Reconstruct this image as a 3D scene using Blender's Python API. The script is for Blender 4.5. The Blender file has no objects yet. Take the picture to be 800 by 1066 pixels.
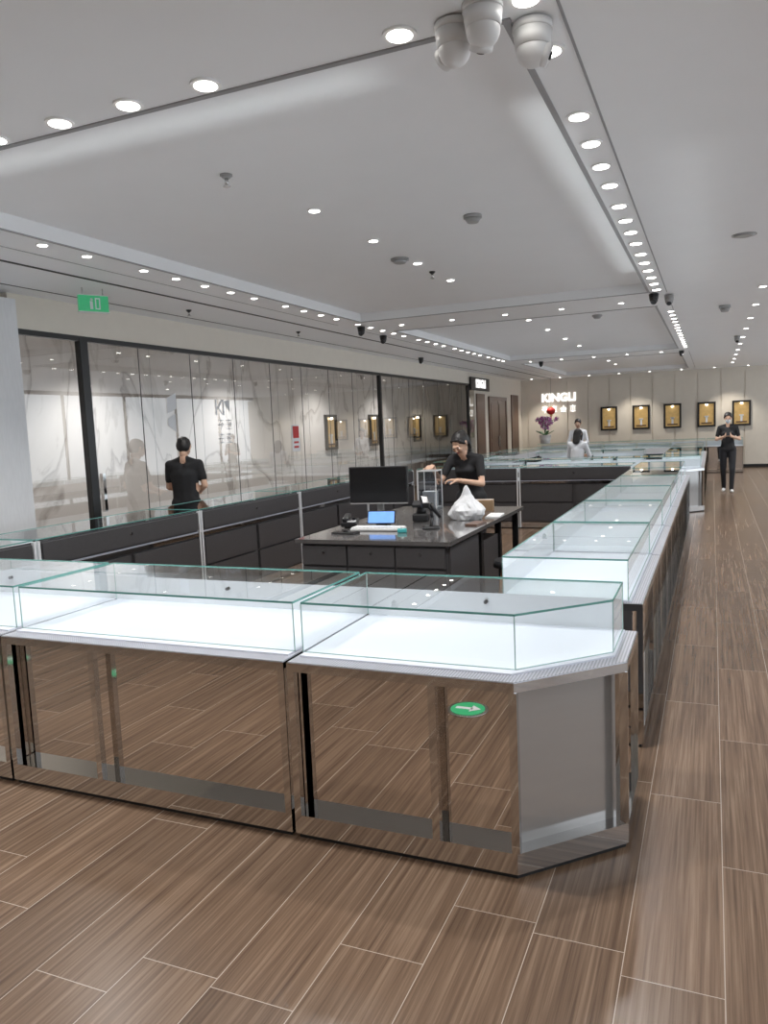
import bpy, bmesh, math, random
from mathutils import Vector, Matrix
from mathutils import noise as nz
random.seed(7)
S=bpy.context.scene
C=bpy.context.collection
S.view_settings.view_transform='Standard'
S.view_settings.exposure=0.12
H=1.65
# ------------------------------------------------------------ camera
def make_cam():
    a=math.radians(23.27); p=math.radians(6.26); r=math.atan(0.043)
    F=Vector((-math.sin(a)*math.cos(p), math.cos(a)*math.cos(p), -math.sin(p)))
    R0=Vector((math.cos(a), math.sin(a),0)); U0=R0.cross(F)
    R=R0*math.cos(r)-U0*math.sin(r); U=R0*math.sin(r)+U0*math.cos(r)
    m=Matrix((( R.x,U.x,-F.x,0),(R.y,U.y,-F.y,0),(R.z,U.z,-F.z,H),(0,0,0,1)))
    cd=bpy.data.cameras.new('camera'); cd.lens=800/1066*36; cd.sensor_width=36; cd.clip_start=0.05; cd.clip_end=200
    o=bpy.data.objects.new('camera',cd); C.objects.link(o); o.matrix_world=m; S.camera=o
make_cam()
# ------------------------------------------------------------ materials
def nt(m):
    m.use_nodes=True; return m.node_tree.nodes, m.node_tree.links
def pbr(name,col,rough=0.5,metal=0,spec=0.5,emit=None,es=0,noise=0,nscale=20,bump=0,coat=0,stretch=(1,1,1)):
    m=bpy.data.materials.new(name); n,l=nt(m); b=n['Principled BSDF']
    b.inputs['Base Color'].default_value=(*col,1); b.inputs['Roughness'].default_value=rough
    b.inputs['Metallic'].default_value=metal; b.inputs['Specular IOR Level'].default_value=spec
    b.inputs['Coat Weight'].default_value=coat
    if emit: b.inputs['Emission Color'].default_value=(*emit,1); b.inputs['Emission Strength'].default_value=es
    if noise or bump:
        tc=n.new('ShaderNodeTexCoord'); mp=n.new('ShaderNodeMapping'); mp.inputs['Scale'].default_value=stretch
        l.new(tc.outputs['Object'],mp.inputs['Vector'])
        nz=n.new('ShaderNodeTexNoise'); nz.inputs['Scale'].default_value=nscale; nz.inputs['Detail'].default_value=4
        l.new(mp.outputs['Vector'],nz.inputs['Vector'])
        if noise:
            mx=n.new('ShaderNodeMixRGB'); mx.inputs[1].default_value=(*[c*(1-noise) for c in col],1)
            mx.inputs[2].default_value=(*[min(1,c*(1+noise)) for c in col],1)
            l.new(nz.outputs['Fac'],mx.inputs[0]); l.new(mx.outputs[0],b.inputs['Base Color'])
        if bump:
            bp=n.new('ShaderNodeBump'); bp.inputs['Strength'].default_value=bump; bp.inputs['Distance'].default_value=0.002
            l.new(nz.outputs['Fac'],bp.inputs['Height']); l.new(bp.outputs['Normal'],b.inputs['Normal'])
    return m
def glassmat(name,tint,base=0.04,mult=1.0,gcol=(1,1,1)):
    m=bpy.data.materials.new(name); n,l=nt(m); n.remove(n['Principled BSDF']); out=n['Material Output']
    tr=n.new('ShaderNodeBsdfTransparent'); tr.inputs['Color'].default_value=(*tint,1)
    gl=n.new('ShaderNodeBsdfGlossy'); gl.inputs['Roughness'].default_value=0.0; gl.inputs['Color'].default_value=(*gcol,1)
    fr=n.new('ShaderNodeFresnel'); fr.inputs['IOR'].default_value=1.5
    ma=n.new('ShaderNodeMath'); ma.operation='MULTIPLY_ADD'; ma.use_clamp=True
    ma.inputs[1].default_value=mult; ma.inputs[2].default_value=base
    l.new(fr.outputs[0],ma.inputs[0]); mx=n.new('ShaderNodeMixShader')
    l.new(ma.outputs[0],mx.inputs[0]); l.new(tr.outputs[0],mx.inputs[1]); l.new(gl.outputs[0],mx.inputs[2])
    l.new(mx.outputs[0],out.inputs['Surface']); return m
def emis(name,col,s):
    m=bpy.data.materials.new(name); n,l=nt(m); n.remove(n['Principled BSDF']); e=n.new('ShaderNodeEmission')
    e.inputs[0].default_value=(*col,1); e.inputs[1].default_value=s; l.new(e.outputs[0],n['Material Output'].inputs[0]); return m

def floor_mat():
    m=bpy.data.materials.new('wood_plank_tile'); n,l=nt(m); b=n['Principled BSDF']
    tc=n.new('ShaderNodeTexCoord'); sp=n.new('ShaderNodeSeparateXYZ'); l.new(tc.outputs['Object'],sp.inputs[0])
    def M(op,a,bv=None,c=None):
        k=n.new('ShaderNodeMath'); k.operation=op
        for i,v in enumerate((a,bv,c)):
            if v is None: continue
            if isinstance(v,(int,float)): k.inputs[i].default_value=v
            else: l.new(v,k.inputs[i])
        return k.outputs[0]
    W=0.285; L=1.2
    u=M('DIVIDE',M('SUBTRACT',sp.outputs['X'],0.04),W); col=M('FLOOR',u); fu=M('SUBTRACT',u,col)
    wn=n.new('ShaderNodeTexWhiteNoise'); wn.noise_dimensions='1D'; l.new(col,wn.inputs['W'])
    v=M('ADD',M('DIVIDE',sp.outputs['Y'],L),wn.outputs['Value']); row=M('FLOOR',v); fv=M('SUBTRACT',v,row)
    eu=M('MULTIPLY',M('MINIMUM',fu,M('SUBTRACT',1.0,fu)),W); ev=M('MULTIPLY',M('MINIMUM',fv,M('SUBTRACT',1.0,fv)),L)
    e=M('MINIMUM',eu,ev); gr=M('LESS_THAN',e,0.0015)
    cb=n.new('ShaderNodeCombineXYZ'); l.new(col,cb.inputs[0]); l.new(row,cb.inputs[1])
    w2=n.new('ShaderNodeTexWhiteNoise'); w2.noise_dimensions='2D'; l.new(cb.outputs[0],w2.inputs['Vector'])
    g=n.new('ShaderNodeCombineXYZ')
    l.new(M('MULTIPLY',sp.outputs['X'],62.0),g.inputs[0])
    l.new(M('MULTIPLY_ADD',sp.outputs['Y'],1.1,M('MULTIPLY',w2.outputs['Value'],37.0)),g.inputs[1]); l.new(M('MULTIPLY',w2.outputs['Value'],19.0),g.inputs[2])
    nz=n.new('ShaderNodeTexNoise'); nz.inputs['Scale'].default_value=1.0; nz.inputs['Detail'].default_value=6; nz.inputs['Roughness'].default_value=.65; nz.inputs['Distortion'].default_value=.2
    l.new(g.outputs[0],nz.inputs['Vector'])
    cr=n.new('ShaderNodeValToRGB'); l.new(nz.outputs['Fac'],cr.inputs[0])
    cr.color_ramp.elements[0].position=.3; cr.color_ramp.elements[0].color=(0.080,0.048,0.031,1)
    cr.color_ramp.elements[1].position=.72; cr.color_ramp.elements[1].color=(0.245,0.168,0.116,1)
    k=cr.color_ramp.elements.new(.5); k.color=(0.150,0.096,0.063,1)
    hs=n.new('ShaderNodeHueSaturation'); l.new(cr.outputs[0],hs.inputs['Color']); l.new(M('MULTIPLY_ADD',w2.outputs['Value'],.24,.88),hs.inputs['Value'])
    mx=n.new('ShaderNodeMixRGB'); l.new(gr,mx.inputs[0]); l.new(hs.outputs[0],mx.inputs[1]); mx.inputs[2].default_value=(.42,.35,.29,1)
    l.new(mx.outputs[0],b.inputs['Base Color']); b.inputs['Roughness'].default_value=.27; b.inputs['Specular IOR Level'].default_value=.38
    bp=n.new('ShaderNodeBump'); bp.inputs['Strength'].default_value=.12; bp.inputs['Distance'].default_value=.002
    l.new(nz.outputs['Fac'],bp.inputs['Height']); l.new(bp.outputs[0],b.inputs['Normal'])
    return m
def marble_mat():
    m=bpy.data.materials.new('white_marble'); n,l=nt(m); b=n['Principled BSDF']
    tc=n.new('ShaderNodeTexCoord'); mp=n.new('ShaderNodeMapping'); mp.inputs['Rotation'].default_value=(.6,0,0); mp.inputs['Scale'].default_value=(1,1.0,.4)
    l.new(tc.outputs['Object'],mp.inputs[0])
    nz=n.new('ShaderNodeTexNoise'); nz.inputs['Scale'].default_value=.8; nz.inputs['Detail'].default_value=7; nz.inputs['Distortion'].default_value=.9
    l.new(mp.outputs[0],nz.inputs['Vector']); cr=n.new('ShaderNodeValToRGB'); l.new(nz.outputs['Fac'],cr.inputs[0])
    e=cr.color_ramp.elements; e[0].position=.0; e[0].color=(.80,.78,.75,1); e[1].position=1; e[1].color=(.82,.80,.78,1)
    for p,c in ((.47,(.80,.78,.76,1)),(.492,(.58,.55,.52,1)),(.50,(.46,.43,.41,1)),(.51,(.76,.74,.71,1)),(.6,(.82,.80,.78,1)),(.62,(.66,.64,.61,1)),(.64,(.82,.80,.78,1))):
        k=e.new(p); k.color=c
    l.new(cr.outputs[0],b.inputs['Base Color']); b.inputs['Roughness'].default_value=.2
    return m
def perf_mat():
    m=bpy.data.materials.new('perforated_steel'); n,l=nt(m); b=n['Principled BSDF']
    tc=n.new('ShaderNodeTexCoord'); v=n.new('ShaderNodeTexVoronoi'); v.inputs['Scale'].default_value=85; v.inputs['Randomness'].default_value=0
    l.new(tc.outputs['Object'],v.inputs['Vector']); cr=n.new('ShaderNodeValToRGB'); l.new(v.outputs['Distance'],cr.inputs[0])
    cr.color_ramp.elements[0].position=.3; cr.color_ramp.elements[0].color=(.22,.22,.25,1); cr.color_ramp.elements[1].position=.4; cr.color_ramp.elements[1].color=(.66,.66,.72,1)
    l.new(cr.outputs[0],b.inputs['Base Color']); b.inputs['Metallic'].default_value=.6; b.inputs['Roughness'].default_value=.3; return m

MFLOOR=floor_mat(); MMARB=marble_mat(); MPERF=perf_mat()
MCEIL=pbr('ceiling_paint',(.86,.875,.89),.45,spec=.25,noise=.02,nscale=3)
MLINE=pbr('shade_line_and_joint_grey',(.34,.34,.35),.4,metal=.3,noise=.03,nscale=5)  # grey painted as the shade line at tray edges, also for marble joints
MBEIGE=pbr('beige_wall',(.74,.69,.61),.6,noise=.04,nscale=6)
MGREYP=pbr('grey_textured_panel',(.74,.75,.77),.7,noise=.08,nscale=60,bump=.3,stretch=(1,1,.15))
MCHROME=pbr('polished_steel',(.64,.635,.63),.05,metal=1,noise=.02,nscale=5)
MMIRROR=pbr('mirror_panel',(.78,.755,.735),.012,metal=1,noise=.01,nscale=2)
MCHAM=pbr('grey_mirror_panel',(.44,.43,.42),.13,metal=.6,noise=.03,nscale=4,stretch=(1,1,8))
MBED=pbr('white_display_bed',(.62,.645,.72),.35,emit=(.84,.88,1.0),es=.07,noise=.01,nscale=4)  # faint glow in the material stands in for the case lighting
MWHITE=pbr('white_laminate',(.72,.74,.77),.35,noise=.02,nscale=5)
MGLASS=glassmat('display_glass',(.955,.985,.975),.0,.9)
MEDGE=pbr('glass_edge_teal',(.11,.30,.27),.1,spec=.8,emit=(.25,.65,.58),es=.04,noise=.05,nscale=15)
MVEDGE=pbr('glass_edge_pale',(.38,.54,.52),.1,spec=.8,noise=.05,nscale=15)
MDARK=pbr('charcoal_laminate',(.062,.060,.064),.42,noise=.12,nscale=40,bump=.05)
MDARK2=pbr('dark_recess',(.012,.012,.013),.6,noise=.1,nscale=10)
MWGLASS=glassmat('partition_glass',(.82,.81,.80),.15,.9,(.93,.93,.92))
MBLACK=pbr('black_metal',(.012,.012,.013),.35,noise=.1,nscale=10)
MSEAM=pbr('glass_joint_silicone',(.12,.12,.12),.5,noise=.1,nscale=10)
MBLK2=pbr('black_plastic',(.016,.016,.018),.3,noise=.1,nscale=30)
MWPL=pbr('white_plastic',(.72,.72,.72),.35,noise=.02,nscale=20)
MTRIM=pbr('downlight_trim',(.85,.85,.85),.3,noise=.02,nscale=20)
MLAMP=emis('downlight_lens',(1.0,.97,.91),12)
MBROWN=pbr('brown_wood_panel',(.11,.055,.034),.35,noise=.3,nscale=8,stretch=(6,6,1))
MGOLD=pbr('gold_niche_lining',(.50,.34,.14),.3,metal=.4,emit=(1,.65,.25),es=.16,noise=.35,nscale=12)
MSIGN=pbr('sign_letters',(.9,.9,.9),.3,emit=(1,.98,.95),es=1.1,noise=.01,nscale=5)
MSKIN=pbr('skin',(.60,.38,.27),.5,noise=.06,nscale=30)
MHAIR=pbr('black_hair',(.012,.010,.010),.5,noise=.4,nscale=60,bump=.3,stretch=(1,1,.2))
MSHIRT=pbr('black_tshirt',(.014,.014,.016),.85,noise=.2,nscale=40,bump=.3)
MPANTS=pbr('black_trousers',(.013,.013,.017),.8,noise=.2,nscale=40,bump=.3)
MGPANT=pbr('grey_trousers',(.13,.13,.15),.8,noise=.15,nscale=40,bump=.3)
MWSHIRT=pbr('white_shirt',(.72,.74,.78),.8,noise=.05,nscale=20,bump=.3)
MSHOE=pbr('white_shoes',(.75,.75,.75),.5,noise=.05,nscale=20)
MEYE=pbr('eye_white',(.8,.8,.8),.2,noise=.01,nscale=5)
MLIP=pbr('lips',(.42,.14,.12),.4,noise=.05,nscale=30)
MMASK=pbr('face_mask',(.66,.76,.84),.8,noise=.03,nscale=30)
MBLUE=pbr('blue_tablet_screen',(.1,.25,.8),.2,emit=(.25,.50,1),es=.6,noise=.45,nscale=14)
# ------------------------------------------------------------ mesh builder
class MB:
    def __init__(s): s.bm=bmesh.new(); s.mats=[]
    def mi(s,m):
        if m not in s.mats: s.mats.append(m)
        return s.mats.index(m)
    def face(s,pts,m,smooth=False):
        f=s.bm.faces.new([s.bm.verts.new(p) for p in pts]); f.material_index=s.mi(m); f.smooth=smooth; return f
    def prism(s,poly,z0,z1,m,top=None):
        i=s.mi(m); b=[s.bm.verts.new((x,y,z0)) for x,y in poly]; t=[s.bm.verts.new((x,y,z1)) for x,y in poly]; n=len(poly)
        for k in range(n):
            f=s.bm.faces.new((b[k],b[(k+1)%n],t[(k+1)%n],t[k])); f.material_index=i
        f=s.bm.faces.new(t); f.material_index=s.mi(top) if top else i
        f=s.bm.faces.new(b[::-1]); f.material_index=i
    def box(s,x0,x1,y0,y1,z0,z1,m):
        s.prism([(x0,y0),(x1,y0),(x1,y1),(x0,y1)],z0,z1,m)
    def tagged(s,geom,m,smooth=True):
        fs=set()
        for v in geom:
            for f in v.link_faces: fs.add(f)
        i=s.mi(m)
        for f in fs: f.material_index=i; f.smooth=smooth
    def cyl(s,p,q,r,m,r2=None,seg=16,smooth=True):
        p=Vector(p); q=Vector(q); d=q-p
        mat=Matrix.Translation((p+q)/2) @ d.to_track_quat('Z','Y').to_matrix().to_4x4()
        g=bmesh.ops.create_cone(s.bm,cap_ends=True,segments=seg,radius1=r,radius2=r if r2 is None else r2,depth=d.length,matrix=mat)
        s.tagged(g['verts'],m,smooth)
        for v in g['verts']:
            for f in v.link_faces:
                if len(f.verts)>4: f.smooth=False
    def ball(s,c,r,m,seg=16,rot=None):
        if isinstance(r,(int,float)): r=(r,r,r)
        mat=Matrix.Translation(c)
        if rot: mat=mat@rot
        mat=mat@Matrix.Diagonal((*r,1))
        g=bmesh.ops.create_uvsphere(s.bm,u_segments=seg,v_segments=max(6,seg//2),radius=1,matrix=mat); s.tagged(g['verts'],m)
    def rbox(s,c,size,m,rot=0,tilt=0,bev=0.0):
        mat=Matrix.Translation(c)@Matrix.Rotation(rot,4,'Z')@Matrix.Rotation(tilt,4,'X')@Matrix.Diagonal((*size,1))
        g=bmesh.ops.create_cube(s.bm,size=1,matrix=mat); s.tagged(g['verts'],m,False)
        if bev:
            es=set(e for v in g['verts'] for e in v.link_edges)
            r=bmesh.ops.bevel(s.bm,geom=list(es),offset=bev,segments=2,affect='EDGES',profile=.5)
            i=s.mi(m)
            for f in r['faces']: f.material_index=i
    def done(s,name,parent=None):
        me=bpy.data.meshes.new(name)
        s.bm.to_mesh(me); s.bm.free()
        for m in s.mats: me.materials.append(m)
        o=bpy.data.objects.new(name,me); C.objects.link(o)
        if parent: o.parent=parent
        return o
def empty(name,loc=(0,0,0),rz=0):
    o=bpy.data.objects.new(name,None); C.objects.link(o); o.location=loc; o.rotation_euler=(0,0,rz); o.empty_display_size=.1; return o
# ------------------------------------------------------------ people
ico=bmesh.new(); bmesh.ops.create_icosphere(ico,subdivisions=2,radius=1); DIRS=[v.co.copy() for v in ico.verts]; ico.free()
def solid(name,parts,voxel,parent,smooth=4,hem=None):
    bm=bmesh.new(); segs=[]
    for a,ra,c,rb,m in parts:
        a=Vector(a); c=Vector(c)
        ra3=ra if isinstance(ra,tuple) else (ra,)*3; rb3=rb if isinstance(rb,tuple) else (rb,)*3
        vs=[bm.verts.new(a+Vector((d.x*ra3[0],d.y*ra3[1],d.z*ra3[2]))) for d in DIRS]
        if (a-c).length>1e-4 or ra3!=rb3: vs+=[bm.verts.new(c+Vector((d.x*rb3[0],d.y*rb3[1],d.z*rb3[2]))) for d in DIRS]
        r=bmesh.ops.convex_hull(bm,input=vs)
        dele=[g for g in set(r['geom_interior'])|set(r['geom_unused']) if isinstance(g,bmesh.types.BMVert)]
        bmesh.ops.delete(bm,geom=dele,context='VERTS')
        segs.append((a,min(ra3),c,min(rb3),m))
    me=bpy.data.meshes.new(name+'_tmp'); bm.to_mesh(me); bm.free()
    o=bpy.data.objects.new(name,me); C.objects.link(o)
    md=o.modifiers.new('r','REMESH'); md.mode='VOXEL'; md.voxel_size=voxel
    sm=o.modifiers.new('s','SMOOTH'); sm.factor=.5; sm.iterations=smooth
    dg=bpy.context.evaluated_depsgraph_get(); dg.update()
    nm=bpy.data.meshes.new_from_object(o.evaluated_get(dg),depsgraph=dg)
    o.modifiers.clear(); o.data=nm; nm.name=name; bpy.data.meshes.remove(me)
    nm.materials.clear(); mats=[]
    for s in segs:
        if s[4] not in mats: mats.append(s[4]); nm.materials.append(s[4])
    if len(mats)>1:
        info=[(a,c-a,(c-a).length_squared,ra,rb,mats.index(m)) for a,ra,c,rb,m in segs]
        for p in nm.polygons:
            q=p.center; best=9; bi=0
            for a,d,L2,ra,rb,i in info:
                t=max(0,min(1,(q-a).dot(d)/L2)) if L2>1e-8 else 0
                ds=(q-a-d*t).length-(ra+(rb-ra)*t)
                if ds<best: best=ds; bi=i
            if hem and hem[1] in mats and hem[2] in mats:
                if bi==mats.index(hem[1]) and q.z>hem[0]: bi=mats.index(hem[2])
                elif bi==mats.index(hem[2]) and q.z<hem[0]: bi=mats.index(hem[1])
            p.material_index=bi
    for p in nm.polygons: p.use_smooth=True
    o.parent=parent
    return o
def hand(name,wrist,f,n,side,curl,parent,skin=MSKIN):
    w=Vector(wrist); f=Vector(f).normalized(); n=Vector(n); n=(n-f*n.dot(f)).normalized(); s=f.cross(n).normalized()*side
    P=[(w-f*.02,.024,w+f*.03,.020,skin)]
    for o_ in (-.027,-.009,.009,.027): P.append((w+f*.01+s*o_*.5,.016,w+f*.083+s*o_,.0115,skin))
    lens=[(.027,.072),(.009,.080),(-.009,.074),(-.027,.058)]
    for o_,L in lens:
        p=w+f*.083+s*o_; ang=curl*.5
        for k,fr in enumerate((.45,.30,.25)):
            d=f*math.cos(ang)+n*math.sin(ang); q=p+d*L*fr; P.append((p,.0092-.0008*k,q,.0084-.0008*k,skin)); p=q; ang+=curl
    p=w+f*.03+s*.024; d=(f*.65+s*.6+n*.35).normalized()
    for k,L in enumerate((.036,.03,.024)):
        q=p+d*L; P.append((p,.0115-.001*k,q,.0105-.001*k,skin)); p=q; d=(d+f*.35*curl+n*.3*curl).normalized()
    return solid(name,P,.0045,parent,2)
def head(parent,c,pitch,yaw,style,mask=False):
    he=bpy.data.objects.new('head',None); C.objects.link(he); he.parent=parent; he.location=c; he.rotation_euler=(pitch,0,yaw); he.empty_display_size=.05
    P=[((0,.015,.025),(.074,.090,.085),(0,.005,.0),(.070,.080,.08),MSKIN),
       ((0,-.015,-.02),(.062,.065,.06),(0,-.035,-.085),(.030,.028,.022),MSKIN),
       ((0,-.088,.012),.007,(0,-.099,-.022),.011,MSKIN),((-.011,-.090,-.026),.007,(.011,-.090,-.026),.007,MSKIN),
       ((-.03,-.078,.022),.010,(.03,-.078,.022),.010,MSKIN),
       ((0,.02,-.04),.045,(0,.025,-.085),.042,MSKIN)]
    for sx in(-1,1): P.append(((sx*.076,.012,.012),(.008,.016,.022),(sx*.074,.010,-.018),(.007,.010,.012),MSKIN)); P.append(((sx*.035,-.062,-.018),.022,(sx*.03,-.055,-.045),.02,MSKIN))
    solid('face',P,.0055,he,2)
    b=MB()
    for sx in(-1,1):
        b.ball((sx*.030,-.073,.003),(.0125,.010,.0062),MEYE,12); b.ball((sx*.030,-.081,.003),(.0055,.003,.0052),MBLACK,10)
        b.rbox((sx*.031,-.086,.024),(.026,.005,.004),MHAIR,rot=-sx*.2)
    if not mask: b.ball((0,-.078,-.052),(.019,.009,.004),MLIP,12); b.ball((0,-.077,-.059),(.015,.009,.0045),MLIP,12)
    b.done('features',he)
    if mask: solid('mask',[((0,-.06,-.03),(.055,.045,.03),(0,-.052,-.075),(.038,.035,.028),MMASK)],.006,he,2)
    Hh=[((0,.026,.042),(.081,.094,.080),(0,.045,.005),(.081,.072,.08),MHAIR),((-.04,-.040,.070),.014,(.02,-.046,.082),.014,MHAIR)]
    for sx in(-1,1): Hh.append(((sx*.055,-.038,.062),.014,(sx*.072,-.008,.012),.012,MHAIR))
    if style=='pony': Hh+= [((0,.11,.05),.035,(0,.135,-.03),.03,MHAIR),((0,.135,-.03),.03,(0,.125,-.16),.014,MHAIR)]
    if style=='long':
        Hh.append(((0,.06,.0),(.08,.05,.06),(0,.07,-.16),(.075,.035,.05),MHAIR))
        for sx in(-1,1): Hh.append(((sx*.072,-.005,.02),.022,(sx*.078,.01,-.10),.018,MHAIR))
    solid('hair',Hh,.006,he,4)
    return he
def person(name,loc,yaw,J,shirt,pants,shoe,style,pitch=0,hyaw=0,mask=False,female=True,hands=None,sleeve=.55):
    root=empty(name,loc,yaw)
    d=dict(an_l=(.09,.03,.08),an_r=(-.09,.03,.08),kn_l=(.095,-.01,.47),kn_r=(-.095,-.01,.47),hp_l=(.085,0,.86),hp_r=(-.085,0,.86),
      wa=(0,0,1.02),ch=(0,0,1.22),sh_l=(.158,.01,1.35),sh_r=(-.158,.01,1.35),el_l=(.21,.03,1.09),el_r=(-.21,.03,1.09),wr_l=(.23,-.03,.86),wr_r=(-.23,-.03,.86),
      nk=(0,.01,1.40),hd=(0,-.01,1.545),ft_l=(.11,-.13,.03),ft_r=(-.11,-.13,.03))
    d.update(J); V={k:Vector(v) for k,v in d.items()}
    w=.9 if female else 1.05
    P=[]
    for s in 'lr':
        an,kn,hp=V['an_'+s],V['kn_'+s],V['hp_'+s]
        heel=an+Vector((0,.03,-.045)); 
        P+= [(heel,.034,V['ft_'+s],.028,shoe),(an,.036,heel,.034,shoe)]
        P+= [(an,.046,kn,.06,pants),(kn,.062,hp,.088,pants)]
        sh,el,wr=V['sh_'+s],V['el_'+s],V['wr_'+s]; m=sh.lerp(el,sleeve+.1); m0=sh.lerp(el,sleeve+.12)
        P+= [(sh,.053*w,m,.047*w,shirt),(m0,.038*w,el,.036*w,MSKIN if sleeve<.9 else shirt),(el,.038*w,wr,.025,MSKIN if sleeve<.9 else shirt)]
        P+= [(wr,.024,wr+(wr-el).normalized()*.02,.022,MSKIN)]
        P+= [(V['ch']+(sh-V['ch'])*.3+Vector((0,0,.03)),(.08,.085,.09),sh,.052*w,shirt)]
        P+= [(V['nk'],(.045,.045,.04),sh+Vector((0,0,.012)),.033,shirt)]
    P+= [(V['hp_l']+Vector((0,0,.04)),(.085,.105,.085),V['hp_r']+Vector((0,0,.04)),(.085,.105,.085),pants)]
    hipc=(V['hp_l']+V['hp_r'])/2
    P+= [(hipc+Vector((0,0,.07)),(.145,.108,.07),V['wa'],(.135*w+.012,.10,.07),shirt),(V['wa'],(.132*w+.01,.10,.08),V['ch'],(.155*w,.115,.10),shirt)]
    if female: P+=[(V['ch']+Vector((-.06,-.07,-.0)),.05,V['ch']+Vector((.06,-.07,-.0)),.05,shirt)]
    P+= [(V['nk']+Vector((0,0,-.01)),.048,V['hd']+Vector((0,.02,-.07)),.043,MSKIN)]
    solid('body',P,.0125,root,4,(hipc.z+.035,pants,shirt))
    head(root,V['hd'],pitch,hyaw,style,mask)
    for s in 'lr':
        if hands and s in hands: f,n,c=hands[s]
        else: f=(V['wr_'+s]-V['el_'+s]); n=Vector((-1 if s=='l' else 1,0,0)); c=.35
        side=1 if s=='l' else -1
        hand('hand_'+('left' if s=='l' else 'right'),V['wr_'+s],f,n,side,c,root)
    return root
person('saleswoman',(-2.30,7.66,0),math.radians(-8),dict(wa=(0,.0,1.0),ch=(0,-.07,1.18),sh_l=(.155,-.11,1.30),sh_r=(-.155,-.11,1.30),nk=(0,-.13,1.345),hd=(-.02,-.20,1.455),
   el_l=(.215,-.20,1.05),el_r=(-.23,-.24,1.07),wr_l=(.06,-.40,1.10),wr_r=(-.20,-.46,1.24)),MSHIRT,MPANTS,MBLK2,'pony',pitch=math.radians(38),hyaw=-.15,
   hands={'l':((-.8,-.5,.1),(-.3,-.2,-1),.5),'r':((.2,-.9,.1),(0,-.3,-1),.55)})
person('man',(-5.50,7.12,0),math.radians(203),dict(hd=(0,-.05,1.52),sh_l=(.165,-.01,1.335),sh_r=(-.165,-.01,1.335),el_l=(.205,-.07,1.08),el_r=(-.225,.02,1.09),wr_l=(.08,-.24,1.02),wr_r=(-.10,-.20,1.00)),MSHIRT,MGPANT,MBLK2,'short',pitch=.4,female=False,
   hands={'l':((-.8,-.5,.0),(0,-.2,-1),.5),'r':((.8,-.5,.0),(0,-.2,-1),.5)})
pw=person('woman_with_phone',(.30,17.65,0),math.radians(0),dict(an_l=(.07,-.16,.08),ft_l=(.09,-.32,.035),kn_l=(.085,-.13,.47),an_r=(-.07,.14,.09),ft_r=(-.09,-.02,.03),kn_r=(-.085,.02,.47),
   el_l=(.22,.0,1.10),el_r=(-.22,.0,1.10),wr_l=(.06,-.20,1.17),wr_r=(-.06,-.20,1.17)),MSHIRT,MPANTS,MSHOE,'short',pitch=.35,mask=True,
   hands={'l':((-.35,-.45,.6),(-.7,.3,-.1),.7),'r':((.35,-.45,.6),(.7,.3,-.1),.7)})
b=MB(); b.rbox((0,-.275,1.25),(.075,.009,.15),MBLK2,tilt=-.5,bev=.003); b.rbox((0,-.27,1.252),(.068,.002,.14),MBLUE,tilt=-.5); b.done('phone',pw)
person('seated_woman',(-2.45,15.45,0),math.radians(165),dict(hp_l=(.09,.0,.70),hp_r=(-.09,.0,.70),kn_l=(.12,-.38,.66),kn_r=(-.12,-.38,.66),an_l=(.11,-.36,.26),an_r=(-.11,-.36,.26),ft_l=(.11,-.50,.21),ft_r=(-.11,-.50,.21),
   wa=(0,.0,.83),ch=(0,-.02,1.03),sh_l=(.16,-.02,1.165),sh_r=(-.16,-.02,1.165),nk=(0,-.03,1.21),hd=(0,-.07,1.345),el_l=(.22,-.10,.94),el_r=(-.22,-.10,.94),wr_l=(.1,-.30,.93),wr_r=(-.1,-.30,.93)),MWSHIRT,MPANTS,MBLK2,'long',pitch=.3,sleeve=.95)
person('woman_in_white',(-2.98,19.0,0),0,dict(el_l=(.22,-.05,1.1),wr_l=(.1,-.25,1.02),el_r=(-.22,-.05,1.1),wr_r=(-.1,-.25,1.02)),MWSHIRT,MPANTS,MBLK2,'pony',pitch=.3,sleeve=.95)
# ------------------------------------------------------------ room shell
CZ=3.0; TZ=CZ+.10
XL=-5.85; YF=25.5; XR=4.6; YB=-3.2
b=MB(); b.box(-7.7,XR,YB,YF+.1,-.1,0,MFLOOR); b.done('floor')
trays=[(-4.12,-.66,2.74,9.1),(-4.12,-.66,10.3,17.0),(-4.12,-.66,18.2,24.2)]
b=MB()
b.box(-7.7,-4.12,YB,YF+.1,CZ,CZ+.2,MCEIL); b.box(-.66,XR,YB,YF+.1,CZ,CZ+.2,MCEIL)
ys=[YB]+[v for t in trays for v in (t[2],t[3])]+[YF+.1]
for i in range(0,len(ys),2): b.box(-4.12,-.66,ys[i],ys[i+1],CZ,CZ+.2,MCEIL)
for t in trays: b.box(t[0],t[1],t[2],t[3],TZ,CZ+.2,MCEIL)
b.done('ceiling')
b=MB(); b.box(-4.86,-4.825,2.0,YF-.05,CZ-.004,CZ,MDARK2); b.box(-5.55,-5.535,2.0,YF-.05,CZ-.003,CZ,MDARK2); b.done('ceiling_shade_strip_1')  # flat dark strips painting the shade of the ceiling gaps
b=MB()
for t in trays:  # flat grey strips draw the shade lines along the tray edges
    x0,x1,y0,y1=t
    b.box(x0-.03,x1+.03,y0-.025,y0,CZ-.006,CZ,MLINE); b.box(x0-.03,x1+.03,y1,y1+.025,CZ-.006,CZ,MLINE)
    b.box(x0-.025,x0,y0,y1,CZ-.006,CZ,MLINE); b.box(x1,x1+.025,y0,y1,CZ-.006,CZ,MLINE)
    b.box(x1+.19,x1+.20,y0-.2,y1+.1,CZ-.003,CZ,MLINE); b.box(-4.5,-4.49,y0-.2,y1+.1,CZ-.003,CZ,MLINE)
b.done('ceiling_shade_strip_2')
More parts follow.
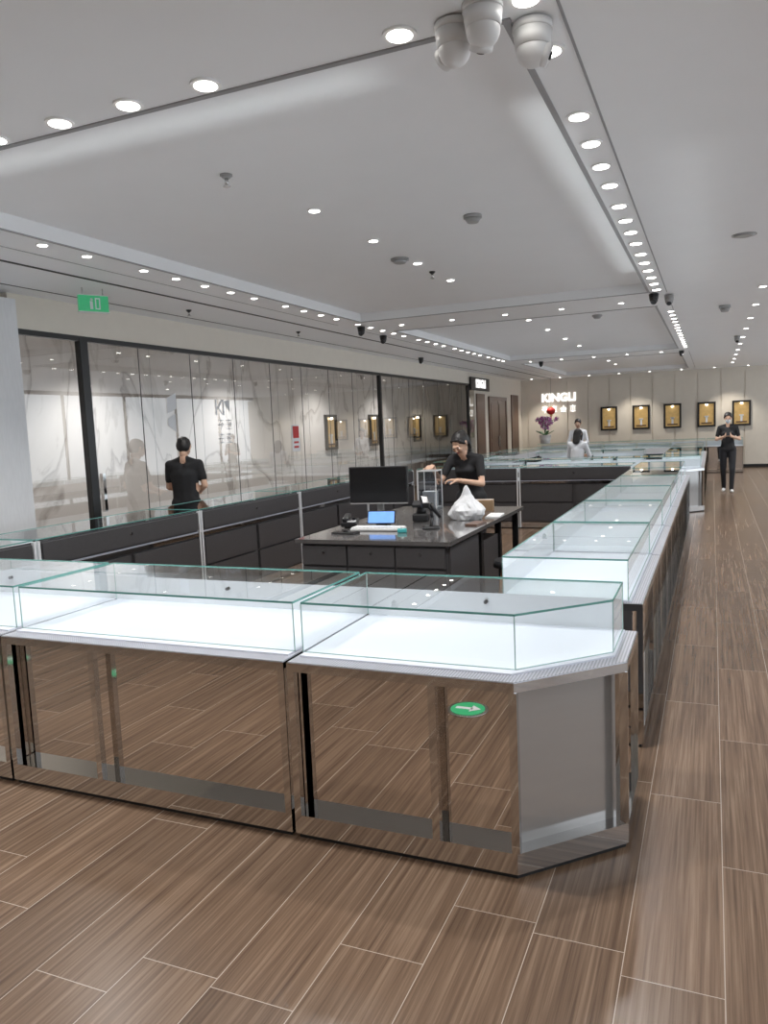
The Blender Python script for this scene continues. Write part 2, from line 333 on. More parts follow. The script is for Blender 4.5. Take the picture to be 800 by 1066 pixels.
b=MB(); b.box(-7.7,XR,YF,YF+.1,0,CZ,MBEIGE)
x=-5.6
while x<XR-.3:
    b.box(x,x+.62,YF-.03,YF,0.1,CZ-.12,MBEIGE); x+=.65
b.done('wall_far')
b=MB(); b.box(XL,XR,YF-.05,YF-.03,0,.1,MBLACK); b.done('baseboard_far')
b=MB(); b.box(-7.7,XR,YB-.1,YB,0,CZ,MBEIGE); b.done('wall_near')
b=MB(); b.box(XL-.1,XL+.12,1.5,5.2,0,2.93,MGREYP); b.box(XL-.1,XL+.10,1.5,5.0,2.93,CZ,MBROWN)
b.box(XL-.06,XL+.02,5.2,20.0,2.67,CZ,MBEIGE)
b.box(XL-.1,XL+.02,20.0,YF,0,CZ,MBEIGE)
b.box(XL-.1,XL+.02,YB,1.5,0,CZ,MBEIGE)
b.done('wall_left')
b=MB(); b.box(-7.7,-7.6,YB,YF,0,CZ,MMARB)
for k in range(20): b.box(-7.6,-7.596,2.0+k*1.2,2.006+k*1.2,0,CZ,MLINE)
b.done('wall_left_marble')
ge=empty('window_1')
b=MB(); b.face([(XL,5.2,0.02),(XL,20,0.02),(XL,20,2.67),(XL,5.2,2.67)],MWGLASS); b.done('glass_pane',ge)
b=MB(); b.box(XL-.03,XL+.03,5.2,20,2.64,2.69,MBLACK); b.box(XL-.03,XL+.03,5.2,20,0,.04,MBLACK)
for y,w in ((5.2,.05),(6.02,.10),(13.6,.06),(19.4,.06)): b.box(XL-.035,XL+.035,y,y+w,.0,2.67,MBLACK)
y=6.9
while y<19.3:
    b.box(XL-.004,XL+.004,y,y+.008,.04,2.64,MSEAM); y+=.92
b.done('mullions',ge)
b=MB(); b.box(XL-.02,XL+.02,6.2,6.24,.9,1.3,MCHROME); b.done('door_handle',ge)
b=MB(); DX=XL+.022
b.box(DX,DX+.05,21.3,21.42,0,2.3,MBROWN); b.box(DX,DX+.05,23.2,23.32,0,2.3,MBROWN); b.box(DX,DX+.05,21.3,23.32,2.3,2.4,MBROWN)
b.box(DX,DX+.03,21.42,22.30,0,2.3,MBROWN); b.box(DX,DX+.03,22.32,23.2,0,2.3,MBROWN)
for y in (21.5,22.4): 
    b.box(DX+.03,DX+.04,y,y+.7,.2,1.1,MBROWN); b.box(DX+.03,DX+.04,y,y+.7,1.2,2.2,MBROWN)
b.box(DX+.04,DX+.07,22.24,22.27,.95,1.25,MCHROME); b.box(DX+.04,DX+.07,22.35,22.38,.95,1.25,MCHROME)
b.done('door_1')
b=MB(); b.box(DX,DX+.03,24.0,24.9,0,2.5,MBROWN); b.box(DX,DX+.03,20.1,20.9,0,2.45,MBROWN); b.done('wood_wall_panel')
b=MB()
y=YB
while y<=YF: b.box(XR-.06,XR,y,y+.06,0,CZ,MBLACK); y+=2.4
b.box(XR-.06,XR,YB,YF,0,.08,MBLACK); b.box(XR-.06,XR,YB,YF,2.9,CZ,MBLACK); b.done('light_opening_frame')  # unseen frame added to the side left open for fill light
# ------------------------------------------------------------ text
def text(name,s,loc,rot,size,mat,parent=None,ext=.01,bold=.0,sx=1):
    cu=bpy.data.curves.new(name,'FONT'); cu.body=s; cu.size=size; cu.extrude=ext; cu.offset=bold; cu.align_x='CENTER'; cu.align_y='CENTER'
    cu.materials.append(mat); o=bpy.data.objects.new(name,cu); C.objects.link(o); o.location=loc; o.rotation_euler=rot; o.scale=(sx,1,1)
    if parent: o.parent=parent
    return o
e=empty('illuminated_wall_sign',(-4.6,YF-.05,2.37))
text('letters','KINGLI',(0,0,0),(math.pi/2,0,0),.36,MSIGN,e,.02,.012,.98)
def glyph(b,cx,cz,s,seed,horizontal_axis='x',y=0,mat=MSIGN):
    r=random.Random(seed); st=s*.09
    segs=[(-.4,.4,.4,.4),(-.45,0,.45,0),(0,.5,0,-.5),(-.4,-.42,.4,-.42),(-.3,.2,-.3,-.2),(.3,.2,.3,-.2)]
    r.shuffle(segs)
    for x0,z0,x1,z1 in segs[:5]:
        a0,a1=sorted((x0,x1)); c0,c1=sorted((z0,z1))
        A0=cx+a0*s-st/2;A1=cx+a1*s+st/2;Z0=cz+c0*s-st/2;Z1=cz+c1*s+st/2
        if horizontal_axis=='x': b.box(A0,A1,y-.01,y+.01,Z0,Z1,mat)
        else: b.box(y-.002,y+.002,A0,A1,Z0,Z1,mat)
b=MB()
for k in range(4): glyph(b,-.45+k*.3,-.36,.2,k)
b.done('small_characters',e)
e=empty('partition_wall_sign',(XL+.06,20.4,2.75))
b=MB(); b.box(-.02,.02,-.9,.9,-.22,.12,MBLACK); b.done('board',e)
text('letters','KINGLI',(.03,0,-.05),(math.pi/2,0,math.pi/2),.3,MSIGN,e,.005,.01)
xd=XL+.006
b=MB(); 
b.face([(xd,7.33,2.10),(xd,7.50,2.16),(xd,7.50,1.98),(xd,7.33,1.92)],MWHITE)
b.face([(xd,7.33,1.86),(xd,7.47,1.92),(xd,7.47,1.70),(xd,7.33,1.78)],MWHITE)
b.done('painted_sign_reflection')  # reflection of a shop logo, drawn as flat white shapes on the glass
b=MB(); 
for y0,y1,z0,z1 in ((8.28,8.31,1.9,2.1),(8.44,8.47,1.9,2.1)): b.box(xd-.001,xd+.001,y0,y1,z0,z1,MWHITE)
b.face([(xd,8.31,2.0),(xd,8.42,2.1),(xd,8.46,2.1),(xd,8.33,1.97)],MWHITE)
b.face([(xd,8.33,2.0),(xd,8.35,2.0),(xd,8.46,1.9),(xd,8.42,1.9)],MWHITE)
b.face([(xd,8.47,2.07),(xd,8.60,1.93),(xd,8.60,2.1),(xd,8.58,2.1)],MWHITE)
for k in range(2):
    glyph(b,8.38+k*.18,1.78,.13,k+9,'y',xd,MWHITE); glyph(b,8.38+k*.18,1.6,.13,k+19,'y',xd,MWHITE)
b.done('painted_sign_reflection')  # reflected shop lettering drawn onto the pane
MRED=pbr('red_print',(.55,.03,.03),.5,noise=.05,nscale=10)
b=MB(); b.box(xd,xd+.005,10.2,10.42,1.35,1.75,MWHITE); b.box(xd+.005,xd+.007,10.22,10.40,1.55,1.73,MRED); b.box(xd+.005,xd+.007,10.24,10.38,1.40,1.43,MRED); b.box(xd+.005,xd+.007,10.24,10.38,1.47,1.50,MRED); b.done('fire_notice_sign')
def niche(loc,axis):
    b=MB(); w,h,f=.20,.32,.055
    def bx(a0,a1,d0,d1,z0,z1,m):
        x,y,z=loc
        if axis=='y': b.box(x+a0,x+a1,y-d1,y-d0,z+z0,z+z1,m)
        else: b.box(x+d0,x+d1,y+a0,y+a1,z+z0,z+z1,m)
    bx(-w,w,0,.01,-h,h,MGOLD)
    bx(-w-f,-w,0,.06,-h-f,h+f,MBLK2); bx(w,w+f,0,.06,-h-f,h+f,MBLK2); bx(-w,w,0,.06,h,h+f,MBLK2); bx(-w,w,0,.06,-h-f,-h,MBLK2)
    bx(-.15,.15,.01,.05,-.28,-.24,MBROWN); bx(-.03,.03,.01,.04,-.24,-.06,MWHITE); bx(-.06,.06,.01,.04,-.08,-.04,MWHITE)
    b.cyl((loc[0]+(0 if axis=='y' else .05),loc[1]-(.05 if axis=='y' else 0),loc[2]+h-.05),(loc[0]+(0 if axis=='y' else .05),loc[1]-(.05 if axis=='y' else 0),loc[2]+h-.01),.03,MLAMP)
    b.done('wall_display_niche')
for x in (-3.02,-2.05,-1.13,-.16,.80): niche((x,YF-.03,1.63),'y')
for y in (14.9,17.2,20.2): niche((-7.595,y,1.6),'x')  # modelled niches stand in for niche reflections in the glass
# ------------------------------------------------------------ display counters
def line_off(P,Q,d):
    v=(Vector(Q)-Vector(P)).normalized(); n=Vector((-v.y,v.x)); return Vector(P)+n*d, v
def inset(poly,ds):
    n=len(poly); out=[]
    L=[line_off(poly[i],poly[(i+1)%n],ds[i]) for i in range(n)]
    for i in range(n):
        p,u=L[i-1]; q,v=L[i]; cr=u.x*v.y-u.y*v.x
        t=((q-p).x*v.y-(q-p).y*v.x)/cr; w=p+u*t; out.append((w.x,w.y))
    return out
KI={'pub':(.07,.12,MMIRROR),'pubr':(.05,.07,MMIRROR),'cham':(.06,.10,MCHAM),'side':(.05,.06,MMIRROR),'end':(.012,.012,MMIRROR),'endn':(.012,.012,MMIRROR),'staff':(.02,.02,MDARK),'white':(.02,.02,MWHITE)}
def counter(poly,kinds,mids=(),name='glass_display_counter',lock=False):
    b=MB(); n=len(poly); 
    b.prism(inset(poly,[.012]*n),0,.02,MDARK2); b.prism(poly,.02,.10,MCHROME)
    b.prism(poly,.700,.735,MCHROME); b.prism(inset(poly,[.004]*n),.735,.739,MPERF)
    b.prism(inset(poly,[ {'pub':.075,'pubr':.055,'cham':.07,'side':.05}.get(k,.02) for k in kinds]),.739,.746,MBED)
    pp=inset(poly,[KI[k][0] for k in kinds]); gp=inset(poly,[KI[k][1] for k in kinds])
    for i,k in enumerate(kinds):
        j=(i+1)%n; P,Q=pp[i],pp[j]
        b.face([(*P,.10),(*Q,.10),(*Q,.70),(*P,.70)],KI[k][2] if k!='white' else MDARK)
        P,Q=gp[i],gp[j]; v=Vector(Q)-Vector(P); L=v.length; v.normalize(); nn=Vector((v.y,-v.x))
        if k in('pub','pubr','cham','side','end'):
            b.face([(*P,.746),(*Q,.746),(*Q,.947),(*P,.947)],MGLASS)
        elif k=='white':
            b.face([(*P,.746),(*Q,.746),(*Q,.88),(*P,.88)],MWHITE)
            b.face([(*P,.88),(*Q,.88),(*Q,.947),(*P,.947)],MGLASS)
            if lock:
                c=Vector(P)+v*L*.5; b.cyl((c.x,c.y,.84),(c.x-nn.x*.02,c.y-nn.y*.02,.84),.009,MBLACK,seg=12)
        elif k=='staff':
            b.face([(*P,.746),(*Q,.746),(*Q,.938),(*P,.938)],MDARK)
            P0=Vector(P)
            def dr(s0,s1,z0,z1,m=MDARK,t=.028):
                A=P0+v*s0; B=P0+v*s1; b.prism([tuple(A+nn*t),tuple(B+nn*t),tuple(B),tuple(A)],z0,z1,m)
            dr(.03,L-.03,.765,.925)
            h=L/2 if L>1.2 else L
            s=0
            while s<L-.01:
                dr(s+.03,s+h-.03,.42,.68); dr(s+.03,s+h-.03,.12,.40); s+=h
            dr(-.008,.012,.02,.94,MWHITE,.024); dr(L-.012,L+.008,.02,.94,MWHITE,.024)
            c=P0+v*L*.5+nn*.028; b.cyl((c.x,c.y,.86),(c.x+nn.x*.01,c.y+nn.y*.01,.86),.012,MCHROME,seg=12)
    b.face([(*p,.953) for p in gp],MGLASS)
    for i in range(n):
        P,Q=gp[i],gp[(i+1)%n]; v=(Vector(Q)-Vector(P)).normalized(); nn=Vector((v.y,-v.x))*.002
        P=Vector(P);Q=Vector(Q)
        b.prism([tuple(P+nn),tuple(Q+nn),tuple(Q-nn),tuple(P-nn)],.947,.955,MEDGE)
        if kinds[i] in('pub','pubr','cham','side'):
            b.prism([tuple(P+nn),tuple(Q+nn),tuple(Q-nn),tuple(P-nn)],.746,.749,MVEDGE)
        x,y=gp[i]; b.box(x-.002,x+.002,y-.002,y+.002,.746,.947,MVEDGE)
    cp=inset(poly,[.015]*n)
    for x,y in cp: b.box(x-.015,x+.015,y-.015,y+.015,.10,.70,MCHROME)
    for i,d in mids:
        P=Vector(poly[i]); v=(Vector(poly[(i+1)%n])-P).normalized(); nn=Vector((-v.y,v.x)); A=P+v*(d-.015); B=P+v*(d+.015)
        b.prism([tuple(A),tuple(B),tuple(B+nn*.03),tuple(A+nn*.03)],.10,.70,MCHROME)
    return b.done(name)
def rect(x0,x1,y0,y1): return [(x0,y0),(x1,y0),(x1,y1),(x0,y1)]
FY=2.575
counter([(-1.56,FY),(-.64,FY),(-.29,2.925),(-.29,3.37),(-1.56,3.37)],['pub','cham','side','white','end'],[(0,.61)],lock=True)
counter(rect(-3.135,-1.575,FY,3.37),['pub','end','white','end'],[(0,.55)],lock=True)
counter(rect(-4.71,-3.15,FY,3.37),['pub','end','white','end'],[(0,.78)],lock=True)
y=3.88; Lr=1.43
for k in range(6):
    counter(rect(-1.03,-.31,y,y+Lr-.012),['end','pubr','endn','white'],[(1,Lr/2)]); y+=Lr
for y0,y1 in ((3.42,4.04),(4.05,5.97),(5.98,7.90),(7.91,9.83),(9.84,11.68)):
    counter(rect(-5.17,-4.47,y0,y1),['endn','staff','end','pubr'],[(3,(y1-y0)/2)])
x=-4.44
for k in range(2):
    counter(rect(x,x+1.68,11.72,12.45),['staff','end','pubr','endn'],[(2,.84)]); x+=1.69
counter([(-1.6,13.75),(-.47,13.75),(-.12,14.1),(-.12,14.5),(-1.6,14.5)],['pub','cham','side','white','end'])
counter(rect(-3.25,-1.615,13.75,14.5),['pub','end','white','endn'],[(0,.8)])
counter(rect(-4.9,-3.265,13.75,14.5),['pub','end','white','endn'],[(0,.8)])
for k in range(4): counter(rect(-.84,-.12,14.55+k*1.5,14.55+k*1.5+1.49),['end','pubr','endn','white'],[(1,.75)])
for k in range(4): counter(rect(-4.9,-4.2,14.55+k*1.5,14.55+k*1.5+1.49),['endn','white','end','pubr'],[(3,.75)])
for k in range(2): counter(rect(-4.1+k*1.6,-4.1+k*1.6+1.59,19.8,20.5),['white','end','pubr','endn'])
for k in range(2): counter(rect(-3.6+k*1.15,-3.6+k*1.15+1.14,16.9,17.6),['pub','end','white','endn'])
for k in range(6): counter(rect(-4.9+k*.95,-4.9+k*.95+.94,23.3,24.0),['pub','end','white','endn'])
MGREEN=pbr('exit_green',(.02,.30,.12),.3,emit=(.1,.8,.35),es=.2,noise=.05,nscale=20)
b=MB(); b.cyl((-1.30,1.16,0),(-1.30,1.16,.008),.12,MCHROME,seg=32); b.cyl((-1.30,1.16,.008),(-1.30,1.16,.011),.10,MGREEN,seg=32)
b.box(-1.37,-1.27,1.145,1.175,.011,.013,MWHITE); b.face([(-1.28,1.11,.013),(-1.22,1.16,.013),(-1.28,1.21,.013)],MWHITE); b.done('floor_exit_marker')
e=empty('exit_sign',(-5.1,5.48,2.86),-.5)
b=MB(); b.box(-.02,.02,-.13,.13,-.07,.07,MGREEN); b.box(-.025,.025,-.135,.135,-.078,-.07,MWPL); b.box(-.025,.025,-.135,.135,.07,.078,MWPL)
b.cyl((0,-.09,.078),(0,-.09,.138),.006,MCHROME,seg=8); b.cyl((0,.09,.078),(0,.09,.138),.006,MCHROME,seg=8)
xx=.022
b.box(.02,xx,-.035,-.01,-.05,.02,MWHITE); b.ball((.022,-.02,.035),(.004,.012,.012),MWHITE,8); b.box(.02,xx,.01,.05,-.05,-.04,MWHITE); b.box(.02,xx,.01,.02,-.05,.05,MWHITE); b.box(.02,xx,.01,.05,.04,.05,MWHITE); b.box(.02,xx,.045,.055,-.05,.05,MWHITE)
b.done('panel',e)
# ------------------------------------------------------------ downlights
DL=[]
for y in (2.62,3.01,3.69,4.07,4.45,4.83,5.32,5.72,6.1,6.5,6.95,7.35,7.75,8.15,8.55,8.95): DL.append((-.555,y,CZ,.042))
for x in (-1.0,-1.81,-2.19,-2.56,-2.94,-3.32,-3.7,-4.08): DL.append((x,2.64,CZ,.045))
y=3.3
while y<17: DL.append((-4.24,y,CZ,.032)); y+=.41 if int((y-3.3)/.41)%5!=3 else .62
for k in range(5): DL.append((-3.8+k*.7,9.7,CZ,.03))
for k in range(5): DL.append((-3.8+k*.7,17.6,CZ,.03))
y=10.9
while y<17: DL.append((-.50,y,CZ,.035)); y+=.42
for y in (4.7,5.67,6.65,7.6,11.2,12.6,14.2,15.8,19,20.5,22): DL.append((-2.43,y,TZ,.035))
y=9.5
while y<24: DL.append((.5,y,CZ,.035)); y+=1.5
for y in (-1.5,-.2,1.1): DL.append((.9,y,CZ,.045)); DL.append((-2.2,y,CZ,.045)); DL.append((-4.6,y,CZ,.045))
for y in (3,6,9,12,15,18): DL.append((2.6,y,CZ,.045))
for k in range(10): DL.append((-5.35+k*.9,24.9,CZ,.032))
for k in range(9): DL.append((-6.7,4+k*2.0,CZ,.04))
b=MB()
for x,y,z,r in DL:
    b.cyl((x,y,z),(x,y,z-.008),r*1.35,MTRIM,seg=20); b.cyl((x,y,z-.008),(x,y,z-.010),r,MLAMP,seg=16)
dlo=b.done('recessed_downlights')
def spot(x,y,z,e,ang=125,blend=.8,col=(1,.98,.95),r=.05):
    l=bpy.data.lights.new('downlight_beam','SPOT'); l.energy=e; l.spot_size=math.radians(ang); l.spot_blend=blend; l.color=col; l.shadow_soft_size=r
    o=bpy.data.objects.new('downlight_beam',l); C.objects.link(o); o.location=(x,y,z)
    o.parent=dlo
E=102
for y in (3.69,5.32,6.95,8.55): spot(-.555,y,CZ-.03,E)
for x in (-1.4,-2.56,-4.08): spot(x,2.64,CZ-.03,E)
for y in (4.1,6.5,9.0,11.5,14.5,17.5,21): spot(-4.22,y,CZ-.03,E)
for y in (4.7,6.65,9.7,13.2,15.8,19,22): spot(-2.43,y,CZ-.03,E)
for y in (11,14.1,17.5,20.9): spot(-.5,y,CZ-.03,E*1.2)
for y in (11,16,21): spot(1.25,y+.3,CZ-.03,E*1.5)
spot(.9,.6,CZ-.03,E*.65); spot(-2.2,.6,CZ-.03,E*.65); spot(-4.6,.6,CZ-.03,E*.8); spot(-.8,-1.8,CZ-.03,E*.6)
for y in (3,7): spot(2.6,y,CZ-.03,E)
for k in range(0,10,3): spot(-5.35+k*.9+.45,24.7,CZ-.03,E*.95,100,.6,(1,.92,.80))
for k in range(0,5): spot(-6.7,4.6+k*3.2,CZ-.03,E*1.7)
def streak_light(name,loc,sx,sy,e,spread,rot=(math.pi,0,0)):  # added narrow uplight that draws a soft streak on the ceiling
    l=bpy.data.lights.new(name,'AREA'); l.shape='RECTANGLE'; l.size=sx; l.size_y=sy; l.energy=e; l.spread=math.radians(spread); l.color=(.95,.98,1)
    o=bpy.data.objects.new(name,l); C.objects.link(o); o.location=loc; o.rotation_euler=rot; o.parent=dlo
streak_light('ceiling_streak_light',(-.42,6.0,.765),.012,4.6,.85,9,(math.pi,-.14,0))
streak_light('ceiling_streak_light',(-2.9,3.10,.765),3.2,.012,.42,9)
streak_light('ceiling_streak_light',(-.95,6.6,.765),.012,4.6,.30,14,(math.pi,.35,0))
# ceiling devices
def disc(name,x,y,z,r,h,mat=MWPL,stem=False):
    b=MB(); b.cyl((x,y,z),(x,y,z-h*.4),r,mat,seg=24); b.cyl((x,y,z-h*.4),(x,y,z-h),r*.9,mat,r2=r*.6,seg=24)
    if stem: b.cyl((x,y,z-h),(x,y,z-h-.04),.012,MCHROME,seg=10); b.cyl((x,y,z-h-.04),(x,y,z-h-.045),.022,MCHROME,seg=12)
    b.done(name)
MGPL=pbr('grey_plastic',(.35,.35,.35),.4,noise=.05,nscale=20)
disc('fire_sprinkler',-2.52,3.82,TZ,.035,.02,MGPL,True); disc('smoke_detector',-1.55,5.4,TZ,.065,.05,MGPL); disc('smoke_detector',-2.5,6.4,TZ,.08,.04,MGPL)
disc('fire_sprinkler',-2.45,7.1,TZ,.03,.02,MBLK2,True); disc('ceiling_speaker',.22,6.7,CZ,.09,.015,MGPL); disc('smoke_detector',.14,10.85,CZ,.07,.08,MGPL)
disc('smoke_detector',-1.5,11.4,TZ,.07,.05,MGPL); disc('fire_sprinkler',-5.2,9.4,CZ,.03,.02,MBLK2,True); disc('fire_sprinkler',-5.2,7.0,CZ,.03,.02,MBLK2,True)
def turret(name,loc,look,s=1,mat=MWPL):
    b=MB()
    b.cyl((0,0,0),(0,0,-.022*s),.062*s,mat,seg=28); b.cyl((0,0,-.022*s),(0,0,-.07*s),.06*s,mat,r2=.054*s,seg=28)
    b.ball((0,0,-.075*s),.052*s,mat,24)
    d=Vector(look).normalized(); c=Vector((0,0,-.075*s))
    b.cyl(c+d*.03*s,c+d*.054*s,.036*s,mat,seg=24); b.cyl(c+d*.054*s,c+d*.056*s,.030*s,MBLK2 if mat!=MWPL else MWPL,seg=24); b.cyl(c+d*.056*s,c+d*.062*s,.012*s,MBLACK,seg=16)
    o=b.done(name); o.location=loc
turret('turret_security_camera',(-.81,2.66,2.994),(-.8,.4,-.2),1.08)
turret('turret_security_camera',(-.69,2.59,3.0),(-.3,.5,-.8),1.08)
turret('turret_security_camera',(-.57,2.785,2.994),(.8,.2,-.35),1.1)
for x,y in ((-.60,9.2),(-.45,9.4),(-4.3,9.5),(-4.45,10.6),(-.6,17.6),(-5.3,14.5),(-3.6,17.8),(.4,15.2)): turret('dome_security_camera',(x,y,2.99),(0,-.6,-.6),.85,MBLK2 if x<-.5 else MGPL)
# ------------------------------------------------------------ desk island
MDTOP=pbr('desk_top',(.10,.095,.095),.12,noise=.15,nscale=60,coat=.5)
b=MB(); dx0,dx1,dy0,dy1=-2.87,-1.65,4.96,7.2
b.box(dx0,dx1,dy0,dy1,.82,.85,MDTOP)
b.box(dx0+.04,dx1-.04,dy0+.04,5.75,.06,.82,MDARK); b.box(dx0+.04,dx0+.7,5.75,dy1-.04,.06,.82,MDARK)
b.box(dx0+.08,dx1-.08,dy0+.08,5.7,0,.06,MDARK2); b.box(dx0+.08,dx0+.66,5.7,dy1-.08,0,.06,MDARK2)
w=(dx1-dx0-.08)/3
for k in range(3):
    x=dx0+.04+k*w
    b.box(x+.008,x+w-.008,dy0+.02,dy0+.04,.66,.80,MDARK)
    b.box(x+.008,x+w-.008,dy0+.02,dy0+.04,.09,.64,MDARK)
    b.cyl((x+w/2,dy0+.02,.755),(x+w/2,dy0+.012,.755),.011,MCHROME,seg=12)
b.box(dx1-.04,dx1-.02,5.02,5.72,.09,.80,MDARK)
for y in (5.9,6.5,7.14): b.box(dx1-.10,dx1-.05,y,y+.05,0,.82,MBLACK)
b.box(dx1-.10,dx1-.05,5.75,7.19,.10,.14,MBLACK)
b.box(dx1-.6,dx1-.06,6.0,6.45,.20,.70,MDARK)
b.done('cashier_desk')
e=empty('computer_monitor',(-2.61,5.98,.85),math.radians(6))
MSCR=pbr('dark_screen',(.01,.01,.012),.12,noise=.05,nscale=5)
b=MB(); b.rbox((0,0,.315),(.52,.035,.32),MBLK2,bev=.006); b.box(-.248,.248,-.0185,-.0178,.17,.465,MSCR); b.box(-.258,.258,-.0184,-.016,.157,.168,MGPL); b.done('screen',e)
b=MB(); b.rbox((0,.03,.12),(.06,.02,.22),MGPL,bev=.004); b.rbox((0,.03,.008),(.24,.15,.014),MGPL,bev=.004); b.done('stand',e)
b=MB(); b.rbox((-2.50,5.76,.92),(.24,.012,.11),MBLK2,rot=math.radians(8),tilt=-.35,bev=.003); b.rbox((-2.50,5.752,.92),(.22,.004,.095),MBLUE,rot=math.radians(8),tilt=-.35); b.rbox((-2.50,5.79,.865),(.1,.08,.028),MBLK2); b.done('tablet_screen')
b=MB(); b.rbox((-2.42,5.50,.862),(.42,.15,.018),MWPL,rot=.06,bev=.004)
for i in range(13):
    for j in range(5):
        c=Vector((-.19+i*.0315,-.055+j*.027,0)); c=Matrix.Rotation(.06,3,'Z')@c
        b.rbox((-2.42+c.x,5.50+c.y,.874),(.026,.022,.008),MWPL,rot=.06)
b.done('keyboard')
b=MB(); b.rbox((-2.74,5.66,.887),(.13,.18,.04),MBLK2,rot=.3,tilt=.1,bev=.008); b.rbox((-2.77,5.66,.925),(.05,.2,.04),MBLK2,rot=.3,tilt=.1,bev=.012); b.rbox((-2.71,5.64,.912),(.06,.07,.012),MSCR,rot=.3,tilt=.15)
for i in range(3):
    for j in range(3): b.rbox((-2.72+i*.022,5.58+j*.02,.905),(.015,.012,.01),MWPL,rot=.3)
b.cyl((-2.74,5.66,.85),(-2.74,5.66,.88),.05,MBLK2)
b.done('desk_telephone')
b=MB(); b.rbox((-2.26,6.05,.885),(.14,.12,.07),MBLK2,rot=.2,bev=.015); b.cyl((-2.26,6.05,.92),(-2.26,6.05,.98),.045,MBLK2,r2=.03); b.rbox((-2.26,6.02,1.0),(.12,.1,.03),MBLK2,rot=.2,tilt=.3,bev=.008); b.done('receipt_printer')
b=MB(); b.cyl((-2.02,5.62,.85),(-2.02,5.62,.87),.075,MBLK2,r2=.06,seg=24)
pts=[(-2.02,5.62,.87),(-2.02,5.65,.93),(-2.03,5.66,.99),(-2.04,5.62,1.03)]
for p,q in zip(pts,pts[1:]): b.cyl(p,q,.013,MBLK2,seg=12); b.ball(q,.014,MBLK2,10)
b.rbox((-2.06,5.60,1.06),(.065,.11,.05),MBLK2,rot=.5,tilt=.5,bev=.012); b.cyl((-2.03,5.64,1.04),(-1.98,5.72,.93),.018,MBLK2,r2=.015); b.done('barcode_scanner')
b=MB(); b.rbox((-2.17,5.38,.865),(.07,.05,.03),pbr('teal_box',(.05,.35,.36),.4,noise=.1),rot=.3,bev=.005); b.cyl((-2.17,5.38,.88),(-2.17,5.38,.895),.012,MWPL,seg=12); b.done('card_reader')
b=MB(); b.rbox((-2.60,5.28,.857),(.2,.10,.014),MBLK2,rot=-.1,bev=.003); b.rbox((-2.60,5.28,.866),(.18,.08,.004),MSCR,rot=-.1); b.done('smartphone_tray')
MBAG=pbr('white_plastic_bag',(.62,.63,.65),.35,noise=.04,nscale=15,bump=.6)
bm=bmesh.new(); bmesh.ops.create_icosphere(bm,subdivisions=4,radius=1)
for v in bm.verts:
    p=v.co.copy(); z=p.z; sc=1-.62*max(0,z)**.8
    d=nz.noise(p*2.3)*.22+abs(nz.noise(p*5))*.16
    v.co=Vector((p.x*sc*(1+d)*.145, p.y*sc*(1+d)*.13, (max(z,-.55)*.15+.083) + (0.07 if z>.8 else 0)*(z-.8)*4))
me=bpy.data.meshes.new('plastic_bag'); bm.to_mesh(me); bm.free(); me.materials.append(MBAG)
o=bpy.data.objects.new('plastic_bag',me); C.objects.link(o); o.location=(-1.91,6.22,.85)
b=MB(); b.rbox((-1.95,6.85,.90),(.2,.15,.1),pbr('brown_carton',(.28,.18,.10),.7,noise=.1),rot=.2,bev=.003); b.rbox((-1.95,6.85,.951),(.2,.03,.003),MWPL,rot=.2); b.done('carton_box')
b=MB(); b.rbox((-1.73,6.45,.855),(.12,.3,.008),MWPL,rot=.1); b.rbox((-1.74,5.9,.857),(.1,.22,.012),MBROWN,rot=-.1); b.done('document_folder')
MACR=glassmat('clear_acrylic',(.80,.84,.88),.12,1.0)
b=MB(); 
X0,X1,Y0,Y1=-2.60,-2.42,6.90,7.08
for f in ([(X0,Y0,.85),(X1,Y0,.85),(X1,Y0,1.22),(X0,Y0,1.22)],[(X0,Y1,.85),(X1,Y1,.85),(X1,Y1,1.22),(X0,Y1,1.22)],[(X0,Y0,.85),(X0,Y1,.85),(X0,Y1,1.22),(X0,Y0,1.22)],[(X1,Y0,.85),(X1,Y1,.85),(X1,Y1,1.22),(X1,Y0,1.22)]): b.face(f,MACR)
for x in (X0,X1):
    for y in (Y0,Y1): b.box(x-.004,x+.004,y-.004,y+.004,.85,1.22,MWPL)
b.box(X0,X1,Y0,Y1,.85,.87,MWPL)
for (a0,a1,c0,c1) in ((X0,X1,Y0-.004,Y0+.004),(X0,X1,Y1-.004,Y1+.004),(X0-.004,X0+.004,Y0,Y1),(X1-.004,X1+.004,Y0,Y1)): b.box(a0,a1,c0,c1,1.215,1.225,MWPL)
b.box(X0+.03,X1-.03,Y0+.03,Y1-.03,.87,1.02,MGREYP)
b.done('acrylic_display_box')
wood=pbr('stool_wood',(.30,.17,.08),.5,noise=.2,nscale=20,stretch=(4,4,1))
def stool(name,loc,h=.62,seat=MBLK2):
    b=MB(); x,y=loc
    b.cyl((x,y,h-.05),(x,y,h),.18,seat,r2=.17,seg=24)
    for a in range(4):
        t=a*math.pi/2+.78; b.cyl((x+.12*math.cos(t),y+.12*math.sin(t),h-.05),(x+.2*math.cos(t),y+.2*math.sin(t),0),.016,wood,r2=.013,seg=10)
    for a in range(4):
        t=a*math.pi/2+.78; t2=t+math.pi/2; b.cyl((x+.165*math.cos(t),y+.165*math.sin(t),.24),(x+.165*math.cos(t2),y+.165*math.sin(t2),.24),.009,wood,seg=8)
    b.done(name)
stool('counter_stool',(-1.38,5.75),.6); stool('counter_stool',(-2.45,15.45),.60)
MPET=pbr('orchid_petals',(.62,.16,.50),.5,noise=.4,nscale=8); MLEAF=pbr('orchid_leaf',(.04,.16,.04),.4,noise=.2)
b=MB(); ox,oy,oz=-4.7,23.65,.957
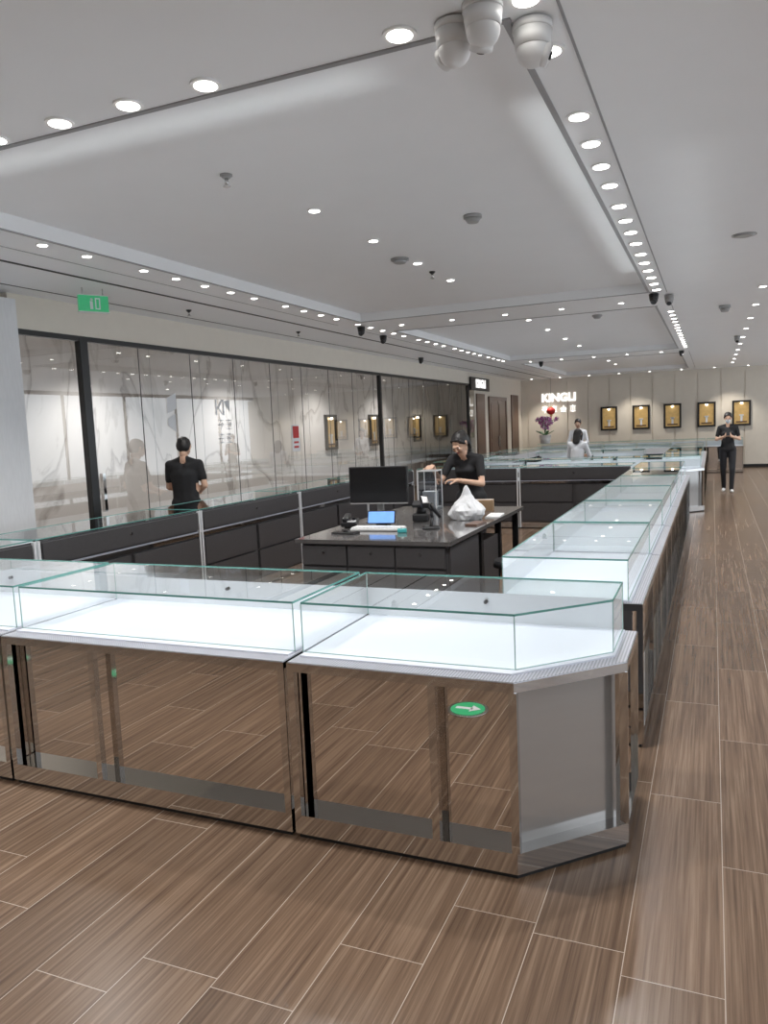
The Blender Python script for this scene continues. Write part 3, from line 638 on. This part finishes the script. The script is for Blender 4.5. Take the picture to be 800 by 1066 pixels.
b.cyl((ox,oy,oz),(ox,oy,oz+.24),.13,MWPL,r2=.18,seg=28); b.cyl((ox,oy,oz+.24),(ox,oy,oz+.26),.185,MWPL,seg=28)
rr=random.Random(3)
for k in range(14):
    a=rr.uniform(0,6.28); 
    q=Matrix.Rotation(a,4,'Z')@Matrix.Rotation(-.5,4,'Y'); b.ball((ox+.15*math.cos(a),oy+.15*math.sin(a),oz+.32),(.16,.045,.012),MLEAF,10,q)
for k in range(16):
    a=rr.uniform(0,6.28); p=Vector((ox,oy,oz+.24)); reach=rr.uniform(.1,.36)
    for s in range(8):
        t=(s+1)/8; q=Vector((ox+reach*math.cos(a)*t**1.6, oy+reach*math.sin(a)*t**1.6, oz+.24+.72*t-.22*t**3)); b.cyl(p,q,.006,MLEAF,seg=6); p=q
        if t>.35:
            for j in range(2):
                c=q+Vector((rr.uniform(-.05,.05),rr.uniform(-.05,.05),rr.uniform(-.04,.04))); rz=rr.uniform(0,6.28)
                for m in range(5):
                    th=m*1.2566; R=Matrix.Rotation(rz,4,'Z')@Matrix.Rotation(1.2,4,'X')@Matrix.Rotation(th,4,'Z')
                    b.ball(c+(R@Vector((.035,0,0))),(.036,.024,.005),MPET if (k+m)%3 else MWPL,6,R)
                b.ball(c,(.01,.01,.01),MWPL,6)
b.done('potted_orchid')
b=MB(); b.ball((-4.75,24.9,1.95),(.14,.14,.12),MRED,20); b.cyl((-4.75,24.9,2.06),(-4.75,24.9,2.09),.05,MGOLD); b.cyl((-4.75,24.9,1.83),(-4.75,24.9,1.80),.05,MGOLD); b.cyl((-4.75,24.9,2.09),(-4.75,24.9,3.0),.004,MBLK2,seg=6); b.cyl((-4.75,24.9,1.80),(-4.75,24.9,1.65),.02,MRED,r2=.03); b.done('red_lantern')
# ------------------------------------------------------------ world
w=bpy.data.worlds.new('world'); S.world=w; w.use_nodes=True
w.node_tree.nodes['Background'].inputs[0].default_value=(.86,.93,1.0,1); w.node_tree.nodes['Background'].inputs[1].default_value=1.6
